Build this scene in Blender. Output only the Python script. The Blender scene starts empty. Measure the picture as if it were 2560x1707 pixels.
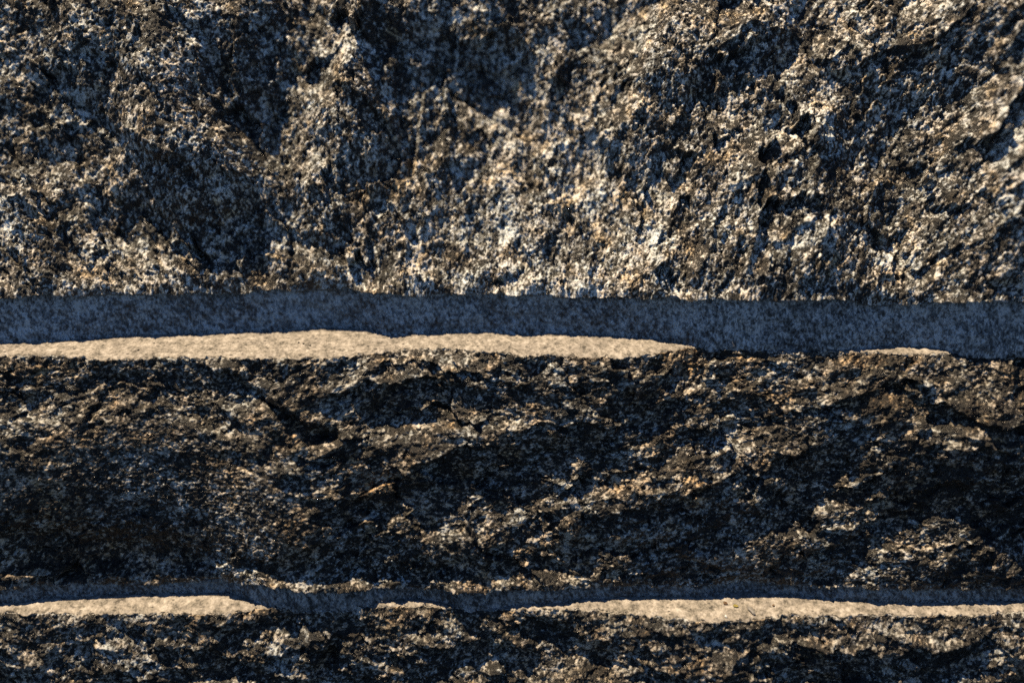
import bpy, math
import numpy as np

# ---------------------------------------------------------------- camera, sky, sun, exposure
scene = bpy.context.scene
CM = 0.01
ELEV = math.radians(20)                    # camera looks down on the wall by this much
DIST = 1.0
cam_data = bpy.data.cameras.new("camera")
cam = bpy.data.objects.new("camera", cam_data)
scene.collection.objects.link(cam)
scene.camera = cam
cam.location = (0.0, -DIST * math.cos(ELEV), DIST * math.sin(ELEV))
cam.rotation_euler = (math.pi / 2 - ELEV, 0.0, 0.0)
cam_data.lens = 56.0
cam_data.sensor_width = 36.0
cam_data.clip_start = 0.01
cam_data.clip_end = 1000.0
cam_data.dof.use_dof = True
cam_data.dof.focus_distance = 0.987
cam_data.dof.aperture_fstop = 1.6

SUN = np.array([-0.32, 0.025, 0.94])        # direction towards the sun
SUN /= np.linalg.norm(SUN)
world = bpy.data.worlds.new("World")
scene.world = world
world.use_nodes = True
wn = world.node_tree.nodes
bg = wn["Background"]
sky = wn.new("ShaderNodeTexSky")
sky.sky_type = 'NISHITA'
sky.sun_disc = False
sky.sun_elevation = math.asin(SUN[2])
sky.sun_rotation = math.atan2(SUN[0], SUN[1])
sky.altitude = 2000.0
sky.air_density = 1.0
sky.dust_density = 0.0
sky.ozone_density = 9.5
world.node_tree.links.new(sky.outputs[0], bg.inputs[0])
bg.inputs[1].default_value = 0.06

sun_data = bpy.data.lights.new("sun", 'SUN')
sun_data.energy = 5.0
sun_data.angle = math.radians(0.5)
sun_data.color = (1.0, 0.785, 0.51)
sun = bpy.data.objects.new("sun", sun_data)
scene.collection.objects.link(sun)
from mathutils import Vector
sun.rotation_euler = Vector(SUN).to_track_quat('Z', 'Y').to_euler()
sun.location = (-0.5, -0.2, 1.5)

scene.view_settings.view_transform = 'Standard'
scene.view_settings.look = 'None'
scene.view_settings.gamma = 1.0
scene.view_settings.exposure = 0.68
scene.view_settings.use_curve_mapping = False
scene.cycles.max_bounces = 4
scene.cycles.use_denoising = False
scene.cycles.diffuse_bounces = 0

# ---------------------------------------------------------------- numpy noise (positions in cm)
def _hash(ix, iy, seed):
    h = (ix.astype(np.int64) * 374761393 + iy.astype(np.int64) * 668265263 + seed * 974634721) & 0xFFFFFFFF
    h = ((h ^ (h >> 13)) * 1274126177) & 0xFFFFFFFF
    h = ((h ^ (h >> 15)) * 2246822519) & 0xFFFFFFFF
    return h ^ (h >> 16)

_ANG = np.arange(256) * (2 * math.pi / 256)
_GX = np.cos(_ANG).astype(np.float32)
_GY = np.sin(_ANG).astype(np.float32)

def noise(x, y, seed=0):
    fx0 = np.floor(x); fy0 = np.floor(y)
    fx = (x - fx0).astype(np.float32); fy = (y - fy0).astype(np.float32)
    ix = fx0.astype(np.int64); iy = fy0.astype(np.int64)
    def g(dx, dy):
        h = _hash(ix + dx, iy + dy, seed) & 255
        return _GX[h] * (fx - dx) + _GY[h] * (fy - dy)
    u = fx * fx * fx * (fx * (fx * 6 - 15) + 10)
    v = fy * fy * fy * (fy * (fy * 6 - 15) + 10)
    a = g(0, 0); b = g(1, 0); c = g(0, 1); d = g(1, 1)
    top = a + u * (b - a)
    return (top + v * (c + u * (d - c) - top)) * 1.5

def fbm(x, y, seed=0, octaves=4, gain=0.5):
    s = 0; a = 1.0
    for o in range(octaves):
        s = s + a * noise(x * 2.03 ** o + 17.3 * o, y * 2.03 ** o - 9.1 * o, seed + o)
        a *= gain
    return s

def ridged(x, y, seed=0, octaves=4, gain=0.5):
    s = 0; a = 1.0
    for o in range(octaves):
        s = s + a * (1 - 2 * np.abs(noise(x * 2.1 ** o + 5.7 * o, y * 2.1 ** o + 3.3 * o, seed + o)))
        a *= gain
    return s

def cells(x, y, seed=0):
    """nearest cell: distance, offset to its centre and three random numbers of it"""
    ix = np.floor(x).astype(np.int64); iy = np.floor(y).astype(np.int64)
    best = np.full(x.shape, 9.0, np.float32); second = best.copy()
    ox = np.zeros_like(best); oy = np.zeros_like(best); hh = np.zeros(x.shape, np.int64)
    for dx in (-1, 0, 1):
        for dy in (-1, 0, 1):
            h = _hash(ix + dx, iy + dy, seed)
            cx = (ix + dx) + (h & 1023) / 1023.0
            cy = (iy + dy) + ((h >> 10) & 1023) / 1023.0
            ddx = (x - cx).astype(np.float32); ddy = (y - cy).astype(np.float32)
            d = ddx * ddx + ddy * ddy
            m = d < best
            second = np.where(m, best, np.minimum(second, d))
            best = np.where(m, d, best)
            ox = np.where(m, ddx, ox); oy = np.where(m, ddy, oy); hh = np.where(m, h, hh)
    h2 = _hash(hh, hh >> 7, seed + 99)
    r1 = (h2 & 1023) / 1023.0; r2 = ((h2 >> 10) & 1023) / 1023.0; r3 = ((h2 >> 20) & 1023) / 1023.0
    return (np.sqrt(best), np.sqrt(second), ox, oy,
            r1.astype(np.float32), r2.astype(np.float32), r3.astype(np.float32))

def sstep(a, b, x):
    t = np.clip((x - a) / (b - a), 0, 1)
    return t * t * (3 - 2 * t)

# ---------------------------------------------------------------- profiles of the wall
# profile tables, centimetres, one value every 0.5 cm from x=-40 to x=40
A1Y=[-0.40,-0.40,-0.40,-0.40,-0.39,-0.39,-0.39,-0.39,-0.39,-0.39,-0.39,-0.39,-0.39,-0.39,-0.38,-0.34,-0.29,-0.25,-0.22,-0.20,-0.15,-0.05,0.09,0.21,0.31,0.40,0.48,0.57,0.64,0.64,0.59,0.58,0.66,0.82,0.97,1.08,1.13,1.17,1.21,1.25,1.30,1.36,1.44,1.55,1.66,1.76,1.80,1.79,1.78,1.82,1.90,2.00,2.09,2.16,2.23,2.28,2.31,2.27,2.13,1.89,1.57,1.24,0.96,0.81,0.86,1.04,1.22,1.34,1.40,1.42,1.47,1.54,1.64,1.71,1.74,1.75,1.70,1.57,1.38,1.25,1.19,1.17,1.20,1.23,1.22,1.14,1.03,0.97,0.96,0.96,0.88,0.74,0.59,0.47,0.35,0.23,0.10,-0.03,-0.17,-0.40,-0.79,-1.12,-1.28,-1.40,-1.48,-1.53,-1.58,-1.62,-1.66,-1.71,-1.75,-1.80,-1.84,-1.88,-1.90,-1.92,-1.93,-1.95,-1.92,-1.83,-1.72,-1.58,-1.41,-1.23,-1.09,-1.02,-1.00,-1.01,-1.03,-1.09,-1.24,-1.74,-2.20,-2.36,-2.41,-2.43,-2.44,-2.46,-2.48,-2.50,-2.51,-2.52,-2.52,-2.52,-2.52,-2.52,-2.52,-2.52,-2.52,-2.52,-2.52,-2.52,-2.52,-2.52,-2.52,-2.52,-2.52,-2.52,-2.52,-2.52,-2.52]
A1Z=[3.00,3.00,3.01,3.01,3.01,3.02,3.02,3.03,3.04,3.04,3.05,3.05,3.06,3.06,3.06,3.05,3.05,3.05,3.06,3.07,3.07,3.06,3.03,3.00,2.97,2.95,2.93,2.91,2.90,2.91,2.93,2.94,2.93,2.88,2.84,2.82,2.82,2.82,2.82,2.83,2.83,2.82,2.81,2.80,2.77,2.75,2.75,2.77,2.78,2.78,2.77,2.75,2.75,2.76,2.77,2.78,2.79,2.81,2.83,2.85,2.90,2.95,2.97,2.94,2.88,2.81,2.76,2.74,2.73,2.73,2.72,2.68,2.64,2.60,2.58,2.57,2.57,2.61,2.66,2.69,2.70,2.69,2.68,2.66,2.65,2.67,2.70,2.71,2.71,2.70,2.72,2.75,2.79,2.82,2.85,2.87,2.90,2.93,2.97,3.03,3.15,3.24,3.28,3.31,3.33,3.34,3.34,3.34,3.35,3.35,3.35,3.35,3.35,3.35,3.34,3.35,3.39,3.46,3.49,3.46,3.38,3.28,3.16,3.03,2.91,2.82,2.78,2.78,2.80,2.83,2.91,3.13,3.34,3.42,3.44,3.46,3.48,3.50,3.52,3.54,3.56,3.57,3.58,3.59,3.59,3.59,3.60,3.60,3.60,3.61,3.61,3.61,3.62,3.62,3.63,3.63,3.63,3.63,3.63,3.63,3.63]
E1Y=[-2.61,-2.61,-2.61,-2.61,-2.61,-2.60,-2.60,-2.59,-2.59,-2.58,-2.58,-2.57,-2.57,-2.56,-2.56,-2.55,-2.55,-2.55,-2.54,-2.54,-2.54,-2.54,-2.54,-2.54,-2.54,-2.62,-2.76,-2.92,-3.08,-3.23,-3.33,-3.32,-3.26,-3.21,-3.14,-3.06,-2.98,-2.89,-2.89,-2.89,-2.89,-2.89,-2.90,-2.92,-2.95,-2.98,-3.01,-3.04,-3.06,-3.09,-3.10,-3.10,-3.10,-3.10,-3.10,-3.10,-3.10,-3.05,-2.94,-2.82,-2.70,-2.59,-2.44,-2.26,-2.09,-1.91,-1.73,-1.54,-1.36,-1.36,-1.39,-1.42,-1.44,-1.47,-1.54,-1.67,-1.80,-1.93,-2.06,-2.20,-2.38,-2.54,-2.55,-2.56,-2.57,-2.58,-2.59,-2.60,-2.62,-2.67,-2.76,-2.84,-2.93,-2.97,-2.87,-2.67,-2.47,-2.27,-2.04,-1.82,-1.59,-1.40,-1.33,-1.26,-1.20,-1.24,-1.27,-1.30,-1.34,-1.41,-1.49,-1.58,-1.67,-1.75,-1.78,-1.80,-1.81,-1.83,-1.84,-1.87,-1.90,-1.93,-1.96,-2.00,-2.08,-2.17,-2.23,-2.29,-2.34,-2.40,-2.37,-2.33,-2.29,-2.23,-2.15,-2.07,-2.05,-2.05,-2.05,-2.05,-2.05,-2.05,-2.05,-2.05,-2.05,-2.05,-2.05,-2.05,-2.05,-2.05,-2.05,-2.05,-2.05,-2.05,-2.05,-2.05,-2.05,-2.05,-2.05,-2.05,-2.05]
Z2=-14.87
A2Y=[-6.92,-6.92,-6.92,-6.91,-6.91,-6.91,-6.90,-6.90,-6.90,-6.89,-6.89,-6.89,-6.88,-6.88,-6.88,-6.87,-6.85,-6.80,-6.74,-6.66,-6.51,-6.34,-6.20,-6.10,-6.02,-5.95,-5.90,-5.86,-5.82,-5.78,-5.74,-5.70,-5.66,-5.64,-5.65,-5.67,-5.69,-5.70,-5.68,-5.63,-5.57,-5.50,-5.46,-5.50,-5.62,-5.82,-6.10,-6.47,-6.84,-7.18,-7.45,-7.60,-7.66,-7.70,-7.74,-7.77,-7.76,-7.71,-7.65,-7.59,-7.50,-7.33,-7.10,-6.86,-6.67,-6.52,-6.37,-6.23,-6.19,-6.34,-6.68,-7.12,-7.39,-7.55,-7.64,-7.65,-7.59,-7.53,-7.48,-7.39,-7.24,-7.08,-6.96,-6.88,-6.81,-6.75,-6.67,-6.56,-6.44,-6.31,-6.17,-6.06,-6.06,-6.09,-6.01,-5.87,-5.80,-5.86,-5.91,-5.92,-5.96,-6.06,-6.13,-6.12,-6.04,-5.87,-5.65,-5.44,-5.35,-5.38,-5.44,-5.49,-5.56,-5.64,-5.73,-5.81,-5.89,-5.97,-6.04,-6.12,-6.23,-6.37,-6.50,-6.59,-6.65,-6.70,-6.75,-6.78,-6.78,-6.76,-6.72,-6.70,-6.69,-6.70,-6.71,-6.71,-6.71,-6.70,-6.68,-6.67,-6.66,-6.65,-6.63,-6.63,-6.62,-6.62,-6.62,-6.62,-6.62,-6.62,-6.62,-6.62,-6.62,-6.62,-6.62,-6.62,-6.62,-6.62,-6.62,-6.62,-6.62]
A2Z=[-13.77,-13.77,-13.77,-13.77,-13.76,-13.76,-13.76,-13.76,-13.76,-13.75,-13.75,-13.75,-13.75,-13.75,-13.74,-13.74,-13.75,-13.77,-13.78,-13.77,-13.74,-13.75,-13.80,-13.84,-13.87,-13.90,-13.92,-13.93,-13.94,-13.96,-13.97,-13.99,-14.01,-14.02,-14.02,-14.00,-13.98,-13.95,-13.93,-13.93,-13.92,-13.94,-13.95,-13.93,-13.86,-13.76,-13.62,-13.48,-13.37,-13.28,-13.24,-13.24,-13.28,-13.33,-13.38,-13.41,-13.44,-13.49,-13.53,-13.56,-13.59,-13.64,-13.72,-13.81,-13.87,-13.91,-13.96,-14.00,-14.00,-13.94,-13.80,-13.63,-13.55,-13.53,-13.51,-13.51,-13.52,-13.54,-13.55,-13.58,-13.64,-13.71,-13.75,-13.77,-13.79,-13.80,-13.80,-13.81,-13.83,-13.86,-13.89,-13.91,-13.89,-13.86,-13.90,-13.97,-14.00,-13.99,-13.99,-14.01,-14.01,-13.97,-13.92,-13.91,-13.93,-13.97,-14.02,-14.04,-14.00,-13.95,-13.93,-13.93,-13.93,-13.92,-13.92,-13.91,-13.92,-13.92,-13.93,-13.92,-13.89,-13.84,-13.80,-13.78,-13.76,-13.75,-13.74,-13.73,-13.75,-13.78,-13.81,-13.83,-13.84,-13.83,-13.83,-13.82,-13.83,-13.83,-13.84,-13.85,-13.85,-13.86,-13.87,-13.87,-13.88,-13.88,-13.88,-13.89,-13.89,-13.89,-13.90,-13.90,-13.91,-13.91,-13.91,-13.92,-13.92,-13.92,-13.93,-13.93,-13.93]
E2Y=[-7.84,-7.84,-7.84,-7.84,-7.84,-7.84,-7.84,-7.84,-7.84,-7.84,-7.84,-7.84,-7.84,-7.84,-7.84,-7.84,-7.84,-7.84,-7.85,-7.87,-7.89,-7.91,-7.93,-7.93,-7.92,-7.91,-7.90,-7.89,-7.90,-7.92,-7.94,-7.96,-7.98,-7.97,-7.96,-7.95,-7.94,-7.94,-7.96,-7.98,-8.00,-8.02,-8.02,-7.97,-7.92,-7.87,-7.82,-7.70,-7.49,-7.28,-7.20,-7.20,-7.20,-7.25,-7.32,-7.39,-7.47,-7.45,-7.38,-7.31,-7.23,-7.16,-7.12,-7.09,-7.05,-7.02,-6.99,-6.95,-6.92,-6.93,-6.99,-7.06,-7.11,-7.16,-7.20,-7.25,-7.29,-7.34,-7.39,-7.44,-7.49,-7.54,-7.59,-7.54,-7.49,-7.44,-7.39,-7.35,-7.40,-7.45,-7.50,-7.56,-7.68,-7.80,-7.91,-8.01,-8.12,-8.24,-8.36,-8.46,-8.55,-8.64,-8.73,-8.80,-8.84,-8.87,-8.90,-8.93,-8.89,-8.77,-8.64,-8.48,-8.30,-8.13,-8.11,-8.16,-8.20,-8.25,-8.25,-8.21,-8.16,-8.11,-8.06,-8.04,-8.06,-8.08,-8.10,-8.12,-8.13,-8.13,-8.13,-8.13,-8.13,-8.13,-8.13,-8.12,-8.05,-7.98,-7.92,-7.85,-7.78,-7.75,-7.72,-7.69,-7.69,-7.69,-7.69,-7.69,-7.69,-7.69,-7.69,-7.69,-7.69,-7.69,-7.69,-7.69,-7.69,-7.69,-7.69,-7.69,-7.69]
TX = np.arange(-40, 40.1, 0.5)
def prof(tab, x):
    return np.interp(x, TX, tab)
def blur(a, k):
    w = np.ones(k) / k
    return np.convolve(np.pad(a, k // 2, mode='edge'), w, mode='valid')[:len(a)]

# columns: about one per rendered pixel inside the picture, wider beyond it
_in = np.arange(-33.6, 33.61, 0.062)
_out = 33.6 + np.cumsum(np.linspace(0.07, 0.5, 50))
X = np.concatenate([-_out[::-1], _in, _out])
NX = len(X)

# ---------------------------------------------------------------- materials
def nd(nt, typ, **kw):
    n = nt.nodes.new(typ)
    for k, v in kw.items():
        setattr(n, k, v)
    return n

def ramp(nt, src, stops, interp='LINEAR'):
    r = nd(nt, "ShaderNodeValToRGB")
    r.color_ramp.interpolation = interp
    els = r.color_ramp.elements
    while len(els) > 1:
        els.remove(els[-1])
    els[0].position = stops[0][0]; els[0].color = (*stops[0][1], 1)
    for p, c in stops[1:]:
        e = els.new(p); e.color = (*c, 1)
    nt.links.new(src, r.inputs[0])
    return r.outputs[0]

def tex(nt, kind, scale, detail=4, rough=0.6, stretch=None, rot=None):
    tc = nd(nt, "ShaderNodeTexCoord")
    vec = tc.outputs["Object"]
    if stretch or rot:
        mp = nd(nt, "ShaderNodeMapping")
        mp.inputs["Scale"].default_value = stretch or (1, 1, 1)
        mp.inputs["Rotation"].default_value = rot or (0, 0, 0)
        nt.links.new(vec, mp.inputs[0]); vec = mp.outputs[0]
    if kind == 'noise':
        n = nd(nt, "ShaderNodeTexNoise")
        n.inputs["Scale"].default_value = scale
        n.inputs["Detail"].default_value = detail
        n.inputs["Roughness"].default_value = rough
        nt.links.new(vec, n.inputs["Vector"])
        return n.outputs[0]
    n = nd(nt, "ShaderNodeTexVoronoi")
    n.inputs["Scale"].default_value = scale
    nt.links.new(vec, n.inputs["Vector"])
    return n

def math_n(nt, op, a, b):
    m = nd(nt, "ShaderNodeMath", operation=op)
    for i, v in enumerate((a, b)):
        if isinstance(v, (int, float)):
            m.inputs[i].default_value = v
        else:
            nt.links.new(v, m.inputs[i])
    return m.outputs[0]

def mixc(nt, fac, a, b, mode='MIX'):
    m = nd(nt, "ShaderNodeMix", data_type='RGBA', blend_type=mode)
    ins = [m.inputs[0], m.inputs[6], m.inputs[7]]
    for s, v in zip(ins, (fac, a, b)):
        if isinstance(v, (int, float)):
            s.default_value = v
        elif isinstance(v, tuple):
            s.default_value = (*v, 1)
        else:
            nt.links.new(v, s)
    return m.outputs[2]

def bsdf_of(name):
    m = bpy.data.materials.new(name)
    m.use_nodes = True
    return m, m.node_tree, m.node_tree.nodes["Principled BSDF"]

def gneiss(name, light=1.0, stain=0.5, stretch=(1, 1, 1), rot=(0, 0, 0), bump=0.9):
    """split gneiss: grains of quartz, feldspar and black mica with iron staining"""
    m, nt, b = bsdf_of(name)
    at = nd(nt, "ShaderNodeAttribute", attribute_name="stone_tone").outputs["Fac"]
    fine = tex(nt, 'noise', 900, 4, 0.7, stretch, rot)
    mid = tex(nt, 'noise', 160, 5, 0.65, stretch, rot)
    v = math_n(nt, 'ADD', at, math_n(nt, 'MULTIPLY', math_n(nt, 'SUBTRACT', fine, 0.5), 0.75))
    v = math_n(nt, 'ADD', v, math_n(nt, 'MULTIPLY', math_n(nt, 'SUBTRACT', mid, 0.5), 0.6))
    L = light
    col = ramp(nt, v, [(0.15, (0.008 * L, 0.008 * L, 0.008 * L)), (0.40, (0.020 * L, 0.017 * L, 0.014 * L)),
                       (0.49, (0.12 * L, 0.112 * L, 0.10 * L)), (0.62, (0.43 * L, 0.412 * L, 0.385 * L)),
                       (0.76, (0.76 * L, 0.745 * L, 0.72 * L))])
    st = tex(nt, 'noise', 28, 5, 0.65)
    stf = math_n(nt, 'MULTIPLY', ramp(nt, st, [(0.40, (0, 0, 0)), (0.70, (1, 1, 1))]), stain)
    col = mixc(nt, stf, col, mixc(nt, 1.0, col, (0.80, 0.54, 0.26), 'MULTIPLY'))
    hue = ramp(nt, tex(nt, 'noise', 60, 4, 0.6), [(0.42, (0.85, 0.94, 1.0)), (0.56, (0.96, 0.95, 0.93)), (0.67, (1.0, 0.83, 0.58))])
    col = mixc(nt, 1.0, col, hue, 'MULTIPLY')
    nt.links.new(col, b.inputs["Base Color"])
    vo = tex(nt, 'voronoi', 520)
    rr = ramp(nt, vo.outputs["Color"], [(0.0, (0.12,) * 3), (0.25, (0.33,) * 3), (0.5, (0.55,) * 3), (1, (0.75,) * 3)])
    nt.links.new(rr, b.inputs["Roughness"])
    b.inputs["Specular IOR Level"].default_value = 0.5
    bp = nd(nt, "ShaderNodeBump")
    bp.inputs["Strength"].default_value = bump
    bp.inputs["Distance"].default_value = 0.0014
    nt.links.new(fine, bp.inputs["Height"])
    nt.links.new(bp.outputs[0], b.inputs["Normal"])
    return m

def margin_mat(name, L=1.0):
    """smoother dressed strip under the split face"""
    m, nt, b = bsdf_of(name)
    at = nd(nt, "ShaderNodeAttribute", attribute_name="stone_tone").outputs["Fac"]
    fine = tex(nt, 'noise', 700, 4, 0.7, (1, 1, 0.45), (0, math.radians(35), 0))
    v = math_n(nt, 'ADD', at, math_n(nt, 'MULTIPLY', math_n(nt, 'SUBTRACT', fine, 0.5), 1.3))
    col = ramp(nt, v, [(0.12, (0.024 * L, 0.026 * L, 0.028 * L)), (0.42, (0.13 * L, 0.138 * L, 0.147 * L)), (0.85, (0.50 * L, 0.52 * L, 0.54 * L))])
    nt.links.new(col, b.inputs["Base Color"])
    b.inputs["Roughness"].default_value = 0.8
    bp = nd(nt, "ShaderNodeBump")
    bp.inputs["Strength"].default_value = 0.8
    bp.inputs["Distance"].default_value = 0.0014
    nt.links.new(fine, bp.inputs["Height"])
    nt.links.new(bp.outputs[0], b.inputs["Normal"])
    return m

def bed_mat(name):
    """pale sawn top bed: fine sandy speckle, small dark pits"""
    m, nt, b = bsdf_of(name)
    fine = tex(nt, 'noise', 420, 6, 0.85, (1, 0.55, 1))
    mid = tex(nt, 'noise', 170, 5, 0.7, (1, 0.6, 1))
    big = tex(nt, 'noise', 30, 3, 0.5)
    v = math_n(nt, 'ADD', math_n(nt, 'MULTIPLY', fine, 0.5), math_n(nt, 'MULTIPLY', mid, 0.5))
    col = ramp(nt, v, [(0.40, (0.07, 0.065, 0.057)), (0.46, (0.20, 0.185, 0.162)), (0.52, (0.31, 0.282, 0.25)), (0.60, (0.48, 0.45, 0.41))])
    grey = mixc(nt, ramp(nt, big, [(0.48, (0, 0, 0)), (0.62, (0.45,) * 3)]), col, mixc(nt, 1.0, col, (0.70, 0.70, 0.72), 'MULTIPLY'))
    vo = tex(nt, 'voronoi', 210)
    pit = ramp(nt, vo.outputs["Distance"], [(0.17, (1, 1, 1)), (0.26, (0, 0, 0))])
    sel = ramp(nt, vo.outputs["Color"], [(0.30, (0.85,) * 3), (0.38, (0, 0, 0))])
    pf = math_n(nt, 'MULTIPLY', pit, sel)
    col2 = mixc(nt, pf, grey, (0.06, 0.055, 0.05))
    raw = nd(nt, "ShaderNodeAttribute", attribute_name="stone_tone").outputs["Fac"]
    rf = ramp(nt, math_n(nt, 'ADD', raw, math_n(nt, 'MULTIPLY', math_n(nt, 'SUBTRACT', fine, 0.5), 0.5)), [(0.45, (0, 0, 0)), (0.58, (1, 1, 1))])
    rawc = ramp(nt, tex(nt, 'noise', 420, 3, 0.7), [(0.38, (0.012, 0.012, 0.012)), (0.5, (0.06, 0.056, 0.052)), (0.64, (0.34, 0.32, 0.29))])
    col2 = mixc(nt, rf, col2, rawc)
    nt.links.new(col2, b.inputs["Base Color"])
    b.inputs["Roughness"].default_value = 0.85
    b.inputs["Specular IOR Level"].default_value = 0.3
    bp = nd(nt, "ShaderNodeBump")
    bp.inputs["Strength"].default_value = 0.45
    bp.inputs["Distance"].default_value = 0.0006
    nt.links.new(v, bp.inputs["Height"])
    nt.links.new(bp.outputs[0], b.inputs["Normal"])
    return m

M_UP = gneiss("gneiss_upper", 1.35, 0.18)
M_MID = gneiss("gneiss_middle", 1.0, 0.8, (0.7, 1, 1.1))
M_LOW = gneiss("gneiss_lower", 0.85, 0.75, (0.7, 1, 1.1))
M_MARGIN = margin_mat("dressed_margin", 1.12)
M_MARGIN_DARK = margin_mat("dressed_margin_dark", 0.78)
M_BED = bed_mat("sawn_bed")

# ---------------------------------------------------------------- mesh building
def sheet(name, P, stone_tone, material, parent, caps=False):
    """one mesh from a (rows, columns, 3) array in cm"""
    R, N, _ = P.shape
    me = bpy.data.meshes.new(name)
    co = (P.reshape(-1, 3) * CM).astype(np.float32)
    i = np.arange(R * N, dtype=np.int32).reshape(R, N)
    q = np.stack([i[:-1, :-1], i[:-1, 1:], i[1:, 1:], i[1:, :-1]], -1).reshape(-1)
    nq = len(q) // 4
    me.vertices.add(len(co)); me.vertices.foreach_set("co", co.ravel())
    me.loops.add(len(q)); me.loops.foreach_set("vertex_index", q)
    me.polygons.add(nq)
    me.polygons.foreach_set("loop_start", np.arange(0, nq * 4, 4, dtype=np.int32))
    me.polygons.foreach_set("use_smooth", np.ones(nq, dtype=bool))
    a = me.attributes.new("stone_tone", 'FLOAT', 'POINT')
    a.data.foreach_set("value", stone_tone.reshape(-1).astype(np.float32))
    me.update(calc_edges=True)
    me.materials.append(material)
    o = bpy.data.objects.new(name, me)
    scene.collection.objects.link(o)
    o.parent = parent
    return o

def lerp_rows(A, B, t):
    return A[None] + (B - A)[None] * t[:, None, None]

def pt(x, y, z):
    return np.stack([x, np.broadcast_to(y, x.shape), np.broadcast_to(z, x.shape)], -1).astype(np.float64)

def block(name, label, foot_z, arris, edge, back_y, face_rows, margin_rows, bed_rows, relief, material, seed, recess, margin_material):
    """arris, edge: (NX,3) lines where the split face starts below and ends above."""
    root = bpy.data.objects.new(name, None)
    scene.collection.objects.link(root)
    root["label"] = label
    root["category"] = "stone"
    root["group"] = "courses of the stone wall"
    gap = arris[:, 2] - foot_z
    line = np.interp(X, X - SUN[0] / SUN[2] * blur(gap, 61), arris[:, 1]) - SUN[1] / SUN[2] * gap
    foot = pt(X, blur(line, 25) + 0.30, foot_z)
    mtop = arris.copy(); mtop[:, 2] = blur(arris[:, 2], 21) - 0.12
    mtop[:, 1] = np.maximum(blur(arris[:, 1], 41) + recess, foot[:, 1] + 0.1)
    hid0 = pt(X, back_y, foot_z); 
    t = lambda n: (np.arange(n) / n)
    rows = [lerp_rows(hid0, foot, t(3)),                                   # hidden bottom bed
            lerp_rows(foot, mtop, t(margin_rows)),                         # dressed margin
            lerp_rows(mtop, arris, t(7))]                                  # underside of the overhang
    n0 = 3; n1 = n0 + margin_rows; n2 = n1 + 7
    # the small raggedness of both rims dies away over the face
    a_s, e_s = arris.copy(), edge.copy()
    for c in (1, 2):
        a_s[:, c] = blur(arris[:, c], 101); e_s[:, c] = blur(edge[:, c], 101)
    tf = t(face_rows)
    hgt = np.linalg.norm((e_s - a_s).mean(0))
    face = lerp_rows(a_s, e_s, tf)
    face += (arris - a_s)[None] * np.exp(-(tf * hgt / 0.4) ** 1.5)[:, None, None]
    face += (edge - e_s)[None] * np.exp(-((1 - tf) * hgt / 0.5) ** 1.5)[:, None, None]
    rows.append(face); n3 = n2 + face_rows
    inner = edge.copy(); inner[:, 1] = edge[:, 1] + 5.2
    back = inner.copy(); back[:, 1] = back_y
    rows.append(lerp_rows(edge, inner, t(bed_rows))); n4 = n3 + bed_rows
    rows.append(lerp_rows(inner, back, np.linspace(0, 1, 4)))
    P = np.concatenate(rows, 0)
    R = P.shape[0]
    # arc length down the middle of the sheet, and direction of displacement
    mid = P.mean(1)
    seg = np.linalg.norm(np.diff(mid, axis=0), axis=1)
    s = np.concatenate([[0], np.cumsum(seg)])
    s = s - s[n2]                                                          # 0 at the arris
    slen = s[n3]
    nrm = np.zeros((R, 3))
    d = np.gradient(mid, axis=0)
    nrm[:, 1] = -d[:, 2]; nrm[:, 2] = d[:, 1]
    nrm /= np.linalg.norm(nrm, axis=1)[:, None] + 1e-9
    k = np.array([1, 2, 3, 2, 1.0]); k /= k.sum()
    for c in (1, 2):
        nrm[:, c] = np.convolve(np.pad(nrm[:, c], 2, mode='edge'), k, mode='valid')
    nrm /= np.linalg.norm(nrm, axis=1)[:, None] + 1e-9
    XX = np.broadcast_to(X[None, :], (R, NX)); SS = np.broadcast_to(s[:, None], (R, NX))
    H = np.zeros((R, NX)); MIN = np.full((R, NX), 0.5)
    # dressed margin and underside: slanting tool marks
    sl = slice(n0, n2)
    a, b = XX[sl], SS[sl]
    u, v = (a + 0.7 * b) / 1.1, (b - 0.7 * a) / 1.9
    gr, gm = grainy(u * 1.3, v * 1.3, seed + 3, 0.36)
    H[sl] = gr + 0.10 * fbm(u / 1.1, v / 1.1, seed + 7, 4, 0.6) + 0.16 * fbm(a / 5, b / 3, seed + 5, 3)
    MIN[sl] = 0.5 + 1.2 * (gm - 0.5) + 0.16 * fbm(u / 0.6, v / 0.6, seed + 11, 3, 0.65) + 0.16 * fbm(a / 4, b / 3, seed + 12, 3)
    # split face
    sl = slice(n2, n3)
    a, b = XX[sl], SS[sl]
    Hf, Mf = relief(a, b, slen, P[sl])
    H[sl] = Hf; MIN[sl] = Mf
    # top bed
    sl = slice(n3, R)
    a, b = XX[sl], SS[sl] - slen
    H[sl] = 0.025 * fbm(a / 2.5, b / 2.5, seed + 21, 3) + 0.035 * fbm(a / 0.4, b / 0.4, seed + 22, 4, 0.65)
    # crumbling rim of the bed
    rim = np.exp(-b / 0.35)
    H[sl] += rim * 0.16 * fbm(a / 0.4, b / 0.4, seed + 25, 4, 0.65) - rim * 0.04
    MIN[sl] = 1.0 * np.exp(-b / 0.22) - 0.10 + 0.42 * fbm(a / 0.32, b / 0.32, seed + 31, 4, 0.65) * np.exp(-b / 0.9) + 0.25 * fbm(a / 2.2, b / 1.5, seed + 35, 2) * np.exp(-b / 0.9)
    w = np.ones(R); w[:2] = 0
    P = P + nrm[:, None, :] * (H * w[:, None])[:, :, None]
    # sideways jitter so that no row stays a straight line
    P[n1:n3 + 6, :, 2] += 0.0
    sheet("lower_margin", P[0:n2 + 1], MIN[0:n2 + 1], margin_material, root)
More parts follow.
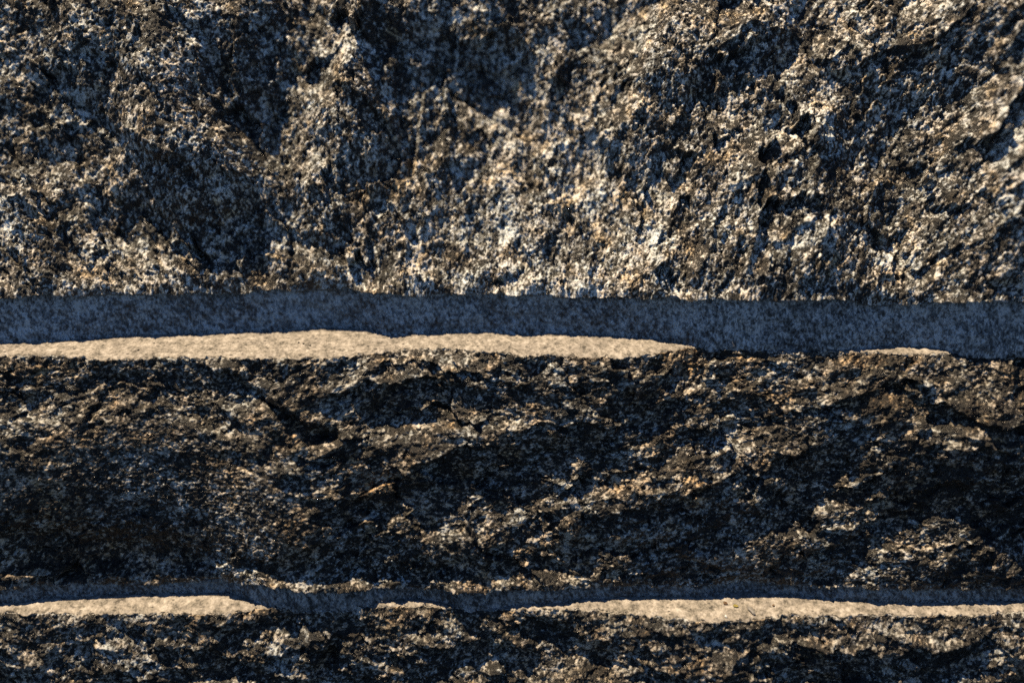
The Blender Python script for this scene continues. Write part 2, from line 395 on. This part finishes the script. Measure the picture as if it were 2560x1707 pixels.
    sheet("split_face", P[n2:n3 + 1], MIN[n2:n3 + 1], material, root)
    sheet("top_bed", P[n3:R], MIN[n3:R], M_BED, root)
    # ends and back of the block, beyond the picture
    for side in (0, NX - 1):
        ring = P[:, side] * CM
        me = bpy.data.meshes.new("end_face")
        me.from_pydata([tuple(v) for v in ring], [], [list(range(R))])
        me.materials.append(material)
        o = bpy.data.objects.new("end_face", me)
        scene.collection.objects.link(o); o.parent = root
    bk = np.stack([P[0], P[-1]], 0)
    sheet("back_face", bk, np.full(bk.shape[:2], 0.5), material, root)
    return root, P[n3:]

# relief of the split faces -----------------------------------------------------------------
def bump_at(a, b, x, y, rx, ry, ang=0.0):
    c, s_ = math.cos(ang), math.sin(ang)
    u = ((a - x) * c + (b - y) * s_) / rx
    v = (-(a - x) * s_ + (b - y) * c) / ry
    return np.exp(-(u * u + v * v))

def seg_dist(a, b, pts):
    """signed-side distance to a polyline"""
    best = np.full(a.shape, 1e9); side = np.zeros(a.shape)
    for (x0, y0), (x1, y1) in zip(pts[:-1], pts[1:]):
        dx, dy = x1 - x0, y1 - y0
        L2 = dx * dx + dy * dy
        t = np.clip(((a - x0) * dx + (b - y0) * dy) / L2, 0, 1)
        ex, ey = a - (x0 + t * dx), b - (y0 + t * dy)
        dd = np.sqrt(ex * ex + ey * ey)
        m = dd < best
        side = np.where(m, np.sign(dx * (b - y0) - dy * (a - x0)), side)
        best = np.where(m, dd, best)
    return best, side

def facets(u, v, size, seed, tilt=0.35, step=0.5):
    wx = u + 0.35 * size * fbm(u / size * 1.3, v / size * 1.3, seed + 1, 3)
    wy = v + 0.35 * size * fbm(u / size * 1.3, v / size * 1.3, seed + 5, 3)
    d1, d2, ox, oy, r1, r2, r3 = cells(wx / size, wy / size, seed)
    h = size * (tilt * ((r1 - 0.5) * 2 * ox + (r2 - 0.5) * 2 * oy) + step * (r3 - 0.5))
    return h, r3

def crystals(u, v, size, seed, amp):
    d1, d2, ox, oy, r1, r2, r3 = cells(u / size, v / size, seed)
    h = amp * ((1 - 1.3 * d1 * d1) * 0.6 + 0.9 * ((r1 - 0.5) * ox * 2 + (r2 - 0.5) * oy * 2) + 0.9 * (r3 - 0.5))
    return h, r1

def grainy(u, v, seed, k=1.0):
    wx = u + 0.10 * fbm(u / 0.5, v / 0.5, seed + 41, 2)
    wy = v + 0.10 * fbm(u / 0.5, v / 0.5, seed + 43, 2)
    h1, m1 = crystals(wx, wy, 0.33, seed + 51, 0.075)
    h2, m2 = crystals(wx, wy, 0.17, seed + 52, 0.062)
    h3, m3 = crystals(wx, wy, 0.10, seed + 53, 0.042)
    return 1.3 * k * (0.8 * h1 + h2 + 1.15 * h3), 0.5 + 0.20 * (m1 - 0.5) + 0.30 * (m2 - 0.5) + 0.32 * (m3 - 0.5)

def tilt_relief(a, b, blobs, leak=6.0):
    """height whose upward slope follows hand-placed forms: + leans back, - hangs over"""
    B = np.zeros(a.shape)
    for x, y, rx, ry, val, ang in blobs:
        B += val * bump_at(a, b, x, y, rx, ry, math.radians(ang))
    ds = np.diff(b[:, 0], prepend=b[0, 0])
    h = np.zeros(a.shape)
    for i in range(1, a.shape[0]):
        h[i] = h[i - 1] * (1 - ds[i] / leak) - B[i] * ds[i]
    return h

def clear_of_arris(h, b, slope, keep=0.95):
    """keep the bulges of a leaning face from overhanging its lower arris"""
    lim = keep * slope * b + 0.05
    return np.where(h > lim, lim + 0.5 * np.tanh((h - lim) / 1.5) * 0.4, h)

def scarps(a, b, lines, seed):
    """fracture steps: 'over' stands proud above its line and shades what lies below, 'rim' stands proud below it"""
    wa = a + 0.45 * fbm(a / 1.6, b / 1.6, seed, 4, 0.55); wb = b + 0.45 * fbm(a / 1.6, b / 1.6, seed + 9, 4, 0.55)
    h = np.zeros(a.shape)
    for kind, amp, fall, pts in lines:
        x0, y0 = np.min(pts, 0) - 6; x1, y1 = np.max(pts, 0) + 6
        c0, c1 = np.searchsorted(a[0], [x0, x1]); r0, r1 = np.searchsorted(b[:, 0], [y0, y1])
        if c1 <= c0 or r1 <= r0:
            continue
        A_, B_ = wa[r0:r1, c0:c1], wb[r0:r1, c0:c1]
        d, side = seg_dist(A_, B_, pts)                     # lines run left to right: side > 0 is above
        up = side > 0
        along = np.clip((A_ - pts[0][0]) / (pts[-1][0] - pts[0][0] + 1e-6), 0, 1)
        taper = np.clip(np.sin(math.pi * along), 0, 1) ** 0.5
        on = up if kind == 'over' else ~up
        h[r0:r1, c0:c1] += amp * taper * np.where(on, np.exp(-d / fall) * sstep(0, 0.22, d), -0.25 * np.exp(-d / (0.6 * fall)) * sstep(0, 0.22, d))
    return h

UP_LINES = [('over', 0.6, 2.0, [(-27, 12.6), (-24.5, 9.8), (-22, 7.8), (-20.3, 4.6)]), ('over', 0.4, 1.5, [(-20.5, 7.0), (-18.6, 7.4), (-16.3, 6.4)]),
    ('over', 0.5, 1.8, [(-12, 13.0), (-9.5, 11.8), (-7.6, 10.0), (-6.8, 7.2)]), ('over', 0.45, 1.6, [(-4, 15.6), (-1, 15.0), (2.2, 15.4)]),
    ('over', 0.45, 1.6, [(7.2, 12.9), (9.0, 10.2), (11.2, 8.3)]), ('over', 0.45, 1.5, [(15, 7.6), (18.2, 9.6), (20.5, 10.2)]),
    ('over', 0.4, 1.5, [(-16, 4.4), (-13, 3.4), (-10, 2.6)]), ('over', 0.4, 1.6, [(20, 14), (23, 15.5), (27, 16)]), ('over', 0.45, 1.6, [(12, 15), (15, 16.8), (18, 17.2)]),
    ('over', 0.35, 1.4, [(14, 3.0), (17, 3.8), (20, 5.6)]), ('over', 0.4, 1.5, [(-32, 6.6), (-29, 5.0), (-26, 3.6)]), ('over', 0.4, 1.4, [(-18, 13.4), (-15.5, 12.0), (-13, 11.4)]),
    ('rim', 0.45, 1.6, [(2.6, 9.4), (5.0, 11.4), (7.0, 11.6)]), ('rim', 0.4, 1.3, [(0.6, 5.4), (3.0, 6.4), (5.4, 7.2)]), ('rim', 0.4, 1.3, [(9, 3.4), (11.5, 4.8), (13.4, 4.4)]),
    ('rim', 0.4, 1.3, [(-20, 3.8), (-16.5, 4.4), (-14.5, 3.0)]), ('rim', 0.4, 1.1, [(-17.4, 1.8), (-15.4, 2.7), (-13.8, 2.0)]), ('rim', 0.4, 1.4, [(19, 5.2), (22.5, 7.6), (25.5, 8.0)]),
    ('rim', 0.4, 1.4, [(-32, 10.4), (-28.5, 11.2), (-25.5, 10.2)]), ('rim', 0.35, 1.2, [(-8, 3.0), (-4.5, 3.8), (-1.5, 3.0)])]

UP_FORMS = [  # x, height above the arris, radii (cm), lean, turn (deg)
    (-21.5, 7.6, 2.2, 5.2, -0.9, 30), (-27, 14.5, 6.5, 3.6, -0.62, -20), (-17, 15.0, 5.0, 2.0, -0.6, -30),
    (-10.2, 10.5, 2.0, 4.2, -0.55, 0), (-4.0, 17.2, 7.0, 1.7, -0.55, 0), (12.2, 14.5, 6.0, 2.2, -0.28, 25),
    (32, 8.0, 3.8, 10.0, -0.65, 0), (30, 17, 5, 3, -0.4, 0), (9.2, 11.2, 1.6, 2.0, -0.45, 0), (17.3, 8.0, 3.4, 1.1, -0.42, 30),
    (-12.3, 4.5, 3.4, 1.6, -0.50, -35), (20, 3.0, 3.0, 2.0, -0.35, 25), (-17.8, 5.5, 2.2, 1.6, -0.6, -20),
    (-30, 2.5, 2.5, 1.2, -0.3, -30), (2.5, 5.2, 1.0, 2.5, -0.35, -20), (25, 15, 4, 2.2, -0.4, 25),
    (-30.5, 8.5, 3.4, 5.0, 0.28, 0), (-25, 2.0, 9.0, 1.7, 0.35, 0), (-8, 2.0, 10.0, 1.7, 0.34, 0),
    (-1.6, 10.0, 4.6, 3.8, 0.48, 20), (3.2, 6.6, 3.6, 2.6, 0.34, 0), (5.8, 12.8, 2.2, 1.5, 0.40, 0),
    (5.8, 2.8, 8.0, 2.2, 0.34, 0), (22.6, 4.2, 3.2, 3.8, 0.34, -20), (-16.5, 2.6, 3.0, 1.2, 0.3, 0),
    (-13, 13, 3.0, 1.2, 0.35, -30), (-24.5, 11.8, 2.6, 1.0, 0.35, -35), (17.5, 11.5, 3.6, 1.0, 0.35, 25),
    (19.5, 17, 3.0, 1.2, 0.3, 25), (-15, 8.8, 3.0, 1.0, 0.4, -30), (7, 17, 3, 1.2, 0.35, 10)]

def relief_upper(a, b, slen, P):
    # plume structure: grain fans out from below the middle of the stone
    R0 = 45.0
    phi = np.arctan2(a - 1.0, b + R0); r = np.hypot(a - 1.0, b + R0)
    u, v = phi * (R0 + 11), r
    h = 1.3 * tilt_relief(a, b, UP_FORMS)
    h += 0.35 * fbm(u / 5.0, v / 8.0, 401, 2, 0.5)
    h += 0.24 * ridged(u / 2.6, v / 5.5, 407, 3, 0.42)
    f1, _ = facets(u, v * 0.6, 2.2, 411, 0.42, 0.08)
    f2, _ = facets(u, v * 0.65, 1.0, 421, 0.30, 0.11)
    h += f1 + f2
    h += 0.10 * fbm(u / 1.1, v / 1.9, 431, 3, 0.55)
    h -= 0.7 * bump_at(a, b, -21.3, 9.8, 0.6, 1.5)
    h -= 0.6 * bump_at(a, b, -11, 18, 0.4, 3.2)
    # the loose flake with a lit rim
    pts = [(-7.2, 7.4), (-6.5, 7.7), (-6.2, 10.8), (-5.8, 13.2), (-5.0, 14.0), (-3.0, 12.9), (-0.2, 11.2), (0.3, 10.6)]
    d, side = seg_dist(a, b, pts)
    inside = (side < 0)
    h += 0.5 * np.where(inside, np.exp(-(d / 6.5) ** 1.5) * sstep(0, 0.34, d), 0) - 0.18 * np.exp(-(d / 0.16) ** 2)
    h += 0.95 * scarps(a, b, UP_LINES, 481)
    h = clear_of_arris(h, b, (blur(P[-1, :, 1], 61) - blur(P[0, :, 1], 61))[None, :] / slen)
    g, m = grainy(u * 1.1, v * 0.9, 440, 1.0)
    # fade the big forms out at the lower arris so that its line holds
    k = sstep(0.0, 1.6, b)
    h = h * (0.25 + 0.75 * k) + g * (0.5 + 0.5 * sstep(0, 0.4, b))
    m = m + 0.13 * fbm(u / 2.4, v / 3.6, 461, 4, 0.6) + 0.10 * bump_at(a, b, 2.5, 6, 7, 6) + 0.05 * bump_at(a, b, -2, 0, 25, 2.5) - 0.05
    return h, m

MID_LINES = [('over', 0.75, 1.6, [(-12.8, 11.4), (-9.5, 12.4), (-5, 12.7), (-0.8, 12.0)]), ('over', 0.95, 2.4, [(-34, 7.8), (-28, 6.8), (-24.6, 6.0), (-19, 4.6), (-14.6, 3.4), (-11.5, 1.6)]),
    ('over', 0.6, 1.8, [(4, 4.2), (8, 4.9), (11.8, 6.0), (17.6, 8.2), (20.5, 8.8)]), ('over', 0.6, 1.5, [(9.5, 2.2), (12.5, 0.9), (15.5, 0.9), (18.5, 2.0), (21.8, 3.4)]),
    ('over', 0.6, 1.5, [(-10, 2.0), (-5.8, 1.2), (-0.8, 2.7), (1.6, 3.2)]), ('over', 0.7, 2.0, [(22.5, 13.0), (25.5, 11.4), (29, 10.2), (33, 9.6)]),
    ('over', 0.5, 1.6, [(16, 9.8), (19.5, 11.2), (24, 12.6)]), ('over', 0.5, 1.5, [(-8, 6.6), (-4, 8.2), (0.5, 8.8)]), ('over', 0.45, 1.4, [(0.5, 9.6), (4.5, 10.2), (9, 10.6)]),
    ('over', 0.5, 1.6, [(20, 5.2), (25, 5.8), (30, 7.4)]), ('over', 0.45, 1.4, [(-33, 13.2), (-30, 12.0), (-27, 11.6)]), ('over', 0.45, 1.4, [(-26, 9.2), (-22, 8.4), (-18, 8.0)]),
    ('over', 0.4, 1.3, [(-20, 12.0), (-17.5, 11.0), (-14.5, 10.0)]), ('over', 0.4, 1.3, [(2, 6.4), (6, 7.0), (10, 8.2)]),
    ('rim', 0.5, 1.3, [(-8, 9.4), (-5, 9.8), (-3, 10.3), (-0.8, 10.5)]), ('rim', 0.4, 1.1, [(-31.6, 10.6), (-29, 11.0), (-27.4, 10.6)]), ('rim', 0.4, 1.2, [(13.5, 6.2), (15.5, 6.9), (17.6, 6.6)]),
    ('rim', 0.4, 1.1, [(-23.5, 11.2), (-21, 11.6), (-19.4, 11.2)]), ('rim', 0.35, 1.1, [(-13, 7.4), (-10.5, 8.0), (-8.5, 7.6)]), ('rim', 0.35, 1.1, [(20, 1.8), (24, 2.6), (28, 2.4)])]

MID_FORMS = [  # height counted from the lower arris
    (-8.5, 11.4, 5.0, 1.0, -0.9, 6), (-27, 4.2, 11.0, 1.8, -0.75, -6), (-16, 2.2, 3.6, 1.4, -0.6, -12),
    (29, 9.5, 6.0, 4.5, -0.60, 0), (26.5, 3.0, 6.0, 1.6, 0.25, 0), (21.5, 9.8, 5.0, 1.5, -0.40, 30), (14.5, 4.7, 6.2, 1.2, -0.45, 25),
    (-4.5, 2.2, 3.0, 1.2, -0.50, 0), (-5.8, 7.2, 3.8, 1.2, -0.40, 30), (14.5, 0.9, 3.2, 0.7, -0.5, 0),
    (-30.5, 12.8, 2.6, 1.6, -0.40, 0), (3.0, 9.3, 3.8, 2.0, -0.30, 0), (-22, 8.0, 2.5, 1.0, -0.35, -10),
    (8, 3.0, 4.0, 0.9, -0.35, 0), (-20, 13.5, 3.0, 1.0, -0.25, -20),
    (-26, 10.6, 6.0, 1.8, 0.14, 0), (-1.0, 13.2, 5.0, 1.2, 0.24, 0), (13, 13.2, 6.2, 1.5, 0.28, 0), (1.8, 5.5, 5.0, 2.4, 0.24, 15),
    (18, 6.0, 4.0, 1.5, 0.24, 10), (-25, 0.9, 9.0, 0.9, 0.95, 0), (-10, 0.6, 4.0, 0.7, 0.6, 0), (0.5, 0.8, 8.0, 0.7, 0.5, 0),
    (15.5, 0.3, 6.0, 0.4, 0.4, 0), (-7, 9.9, 6, 0.6, 0.4, 5), (-17, 10.5, 2.5, 1.2, 0.3, 0), (9, 8.5, 4, 1.4, 0.22, 10)]

def relief_middle(a, b, slen, P):
    # b runs from 0 at the lower arris to slen at the ledge
    T = slen
    sh = 0.08 * a * sstep(4, 30, a)
    u, v = a, b - sh + 0.8 * noise(a / 9, b / 9, 500)
    h = 1.35 * tilt_relief(a, b, MID_FORMS) + scarps(a, b, MID_LINES, 581)
    h += 0.28 * fbm(u / 6.0, v / 3.5, 501, 2, 0.5)
    h += 0.17 * ridged(u / 3.6, v / 1.9, 507, 3, 0.45)
    f1, _ = facets(u * 0.7, v, 2.2, 511, 0.34, 0.09)
    f2, _ = facets(u * 0.7, v, 0.9, 521, 0.30, 0.11)
    h += f1 + f2
    h += 0.08 * fbm(u / 1.4, v / 0.8, 531, 3, 0.55)
    # crack left of the middle, running down into the hollow
    d, side = seg_dist(a, b, [(-17.5, T - 1.2), (-15.2, T - 2.6), (-12.6, T - 4.6), (-11.0, T - 4.9)])
    h += -0.65 * np.exp(-(d / 0.34) ** 2) + 0.45 * np.exp(-((d - 0.75) / 0.45) ** 2) * (side > 0)
    h -= 0.8 * sstep(27, 37, a)
    h = clear_of_arris(h, b, (blur(P[-1, :, 1], 61) - blur(P[0, :, 1], 61))[None, :] / slen,
                       0.62 + 0.33 * sstep(-12, -2, a))
    g, m = grainy(u * 0.8, v * 1.05, 540, 0.95)
    h -= blur(h[-1], 61)[None, :] * sstep(T - 6.0, T - 0.3, b)
    k = sstep(0.0, 0.6, b) * sstep(0.0, 0.8, T - b)
    h = h * (0.35 + 0.65 * k) + g * (0.5 + 0.5 * sstep(0, 0.4, b))
    h -= 0.10 * np.exp(-(T - b) / 0.35)
    m = m + 0.12 * fbm(u / 3.0, v / 1.9, 561, 4, 0.6) - 0.07 - 0.08 * sstep(18, 32, a)  # last term: shade at the right end, put into the stone colour
    return h, m

LOW_LINES = [('over', 0.6, 1.5, [(-20, 12.6), (-15, 12.2), (-10, 13.2)]), ('over', 0.6, 1.5, [(-8, 12.0), (-3, 13.0), (2, 12.6)]), ('over', 0.6, 1.5, [(5, 12.6), (11, 11.2), (17, 12.2)]),
    ('over', 0.6, 1.5, [(15, 13.6), (22, 12.8), (29, 13.0)]), ('over', 0.5, 1.4, [(-28, 12.4), (-24, 11.4), (-20, 10.6)]), ('over', 0.5, 1.4, [(-2, 10.6), (4, 10.2), (9, 9.4)]),
    ('rim', 0.4, 1.2, [(-26, 13.4), (-23, 13.8), (-20, 13.2)]), ('rim', 0.4, 1.2, [(16, 10.6), (20, 11.2), (24, 10.8)])]

LOW_FORMS = [(-14, 12.5, 5, 1.0, -0.45, -10), (-3, 13.2, 5, 0.8, -0.35, 10), (10, 11.6, 6, 0.8, -0.4, -10), (22, 12.3, 5, 1.2, -0.4, 8), (30, 11, 4, 2, -0.4, 0),
             (-24, 13.2, 5, 1.0, 0.2, 0), (3, 11.5, 4, 1.0, 0.25, 0), (14, 13.4, 5, 0.8, 0.2, 0), (-27, 10.5, 3, 1.5, 0.2, 0), (18, 10, 4, 1, 0.3, 10)]

def relief_lower(a, b, slen, P):
    T = slen
    u, v = a, b + 0.7 * noise(a / 7, b / 7, 600) + 0.1 * a * sstep(5, -10, a)
    h = tilt_relief(a, b + (15.2 - T), LOW_FORMS) + scarps(a, b + (15.2 - T), LOW_LINES, 681)
    h += 0.28 * fbm(u / 6.0, v / 3.0, 601, 2, 0.5)
    h += 0.24 * ridged(u / 3.8, v / 1.5, 607, 3, 0.45)
    f1, _ = facets(u * 0.6, v, 2.0, 611, 0.26, 0.12)
    f2, _ = facets(u * 0.65, v, 0.9, 621, 0.34, 0.14)
    h += f1 + f2
    # broken-off corner at the far left
    d, side = seg_dist(a, b, [(-36, T - 1.8), (-32.0, T - 3.2), (-29.5, T - 5.5), (-27.5, T - 9)])
    h -= 3.0 * sstep(0.0, 0.9, np.where(side < 0, d, 0)) * (a < -22)
    h -= 0.8 * bump_at(a, b, -11.5, T - 3.5, 0.4, 2.2, math.radians(-25))
    g, m = grainy(u * 0.8, v * 1.05, 640, 0.95)
    h -= blur(h[-1], 61)[None, :] * sstep(T - 6.0, T - 0.3, b)
    k = sstep(0.0, 0.8, T - b)
    h = h * (0.35 + 0.65 * k) + g
    h -= 0.10 * np.exp(-(T - b) / 0.35)
    m = m + 0.12 * fbm(u / 3.2, v / 1.9, 661, 4, 0.6) - 0.06
    return h, m

# ---------------------------------------------------------------- the three courses
a1y, a1z, e1y = prof(A1Y, X), prof(A1Z, X), prof(E1Y, X)
a2y, a2z, e2y = prof(A2Y, X), prof(A2Z, X), prof(E2Y, X)
rough = lambda seed, amp, k=1.0: amp * fbm(X / (0.9 * k), X * 0 + 0.5, seed, 4, 0.5)
arris1 = pt(X, a1y + rough(3, 0.16, 1.4) + 0.22 * fbm(X / 0.8, X * 0 + 3.5, 31, 4, 0.7), a1z + rough(4, 0.15, 2.4))
top1 = pt(X, blur(a1y, 201) + 13.0, 27.0)
edge1 = pt(X, e1y + rough(5, 0.26, 0.7), 0.0)
arris2 = pt(X, a2y + rough(6, 0.14) + 0.20 * fbm(X / 0.8, X * 0 + 3.5, 32, 4, 0.7), a2z + rough(7, 0.05))
edge2 = pt(X, e2y + rough(8, 0.22, 0.7), Z2)
arris3 = pt(X, blur(e2y, 301) - 3.0, Z2 - 15.0)

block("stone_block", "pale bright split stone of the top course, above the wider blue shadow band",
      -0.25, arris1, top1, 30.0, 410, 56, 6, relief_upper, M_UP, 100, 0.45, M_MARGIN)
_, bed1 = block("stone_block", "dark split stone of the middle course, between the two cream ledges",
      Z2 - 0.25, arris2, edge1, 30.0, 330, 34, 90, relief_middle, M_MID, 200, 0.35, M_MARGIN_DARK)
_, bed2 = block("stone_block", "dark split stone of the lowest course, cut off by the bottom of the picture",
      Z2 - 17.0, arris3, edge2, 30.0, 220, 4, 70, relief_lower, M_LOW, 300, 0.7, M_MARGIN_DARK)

# ---------------------------------------------------------------- loose bits lying on the two ledges
def crumb_mat(name, c):
    m, nt, b_ = bsdf_of(name)
    n = tex(nt, 'noise', 900, 3, 0.7)
    col = ramp(nt, n, [(0.3, tuple(0.55 * v for v in c)), (0.7, tuple(min(1, 1.3 * v) for v in c))])
    nt.links.new(col, b_.inputs["Base Color"])
    b_.inputs["Roughness"].default_value = 0.75
    return m

def crumb(name, label, cat, x, y, bed, size, turn, material, seed, group=None):
    """angular chip: a jittered faceted pebble resting on the ledge"""
    import bmesh
    rng = np.random.default_rng(seed)
    bm = bmesh.new()
    bmesh.ops.create_icosphere(bm, subdivisions=2, radius=0.5)
    ax = rng.normal(size=(7, 3)); ax /= np.linalg.norm(ax, axis=1)[:, None]
    for v in bm.verts:
        p = np.array(v.co)
        for q in ax:                                        # knock flats off it
            t_ = p @ q - 0.34
            if t_ > 0:
                p = p - q * t_
        p = p * (1 + rng.normal(0, 0.03)) * np.array(size)
        c, s_ = math.cos(turn), math.sin(turn)
        v.co = (CM * (p[0] * c - p[1] * s_), CM * (p[0] * s_ + p[1] * c), CM * p[2])
    low = min(v.co.z for v in bm.verts)
    for v in bm.verts:
        v.co.z -= low
    me = bpy.data.meshes.new(name)
    bm.to_mesh(me); bm.free()
    me.materials.append(material)
    o = bpy.data.objects.new(name, me)
    scene.collection.objects.link(o)
    k = np.argmin((bed[..., 0] - x) ** 2 + (bed[..., 1] - y) ** 2)
    z = bed.reshape(-1, 3)[k, 2]
    o.location = (x * CM, y * CM, (z - 0.02) * CM)
    o["label"] = label; o["category"] = cat
    if group:
        o["group"] = group
    return o

C_GREY = crumb_mat("grey_chip", (0.22, 0.21, 0.20))
C_BROWN = crumb_mat("brown_grain", (0.13, 0.075, 0.035))
C_LICHEN = crumb_mat("lichen_crumb", (0.24, 0.20, 0.045))
C_WHITE = crumb_mat("quartz_grain", (0.8, 0.78, 0.74))
C_DARK = crumb_mat("dark_grit", (0.03, 0.028, 0.026))
crumb("stone_chip", "grey stone sliver lying on the lower cream ledge", "chip", 14.69, -7.60, bed2, (0.36, 1.15, 0.22), 0.25, C_GREY, 1)
crumb("brown_grain", "reddish brown grain at the lower ledge's shadow edge, left of the grey sliver", "grit", 13.22, -6.70, bed2, (0.26, 0.40, 0.18), 0.6, C_BROWN, 2)
crumb("brown_grain", "small brown grain on the lower cream ledge, right of the grey sliver", "grit", 16.18, -6.95, bed2, (0.20, 0.26, 0.14), 0.1, C_BROWN, 3)
crumb("lichen_crumb", "yellow green crumb on the lower cream ledge beside the grey sliver", "crumb", 13.85, -7.05, bed2, (0.30, 0.42, 0.16), 1.0, C_LICHEN, 4)
crumb("quartz_grain", "bright white quartz grain at the front rim of the lower cream ledge", "grit", 13.05, -8.30, bed2, (0.16, 0.30, 0.20), 0.2, C_WHITE, 5)
for q, (x, y, lab) in enumerate([
        (-13.34, -0.30, "leftmost dark grit grain of the trio on the upper cream ledge"),
        (-13.05, -0.42, "middle dark grit grain of the trio on the upper cream ledge"),
        (-12.60, -0.75, "rightmost dark grit grain of the trio on the upper cream ledge"),
        (-22.40, -0.35, "lone dark grit grain near the left end of the upper cream ledge, by its shadow"),
        (-23.10, -1.60, "lone dark grit grain at the front rim of the upper cream ledge, far left")]):
    crumb("grit_grain", lab, "grit", x, y, bed1, (0.13, 0.20, 0.10), q * 1.3, C_DARK, 10 + q, "dark grit on the upper ledge")
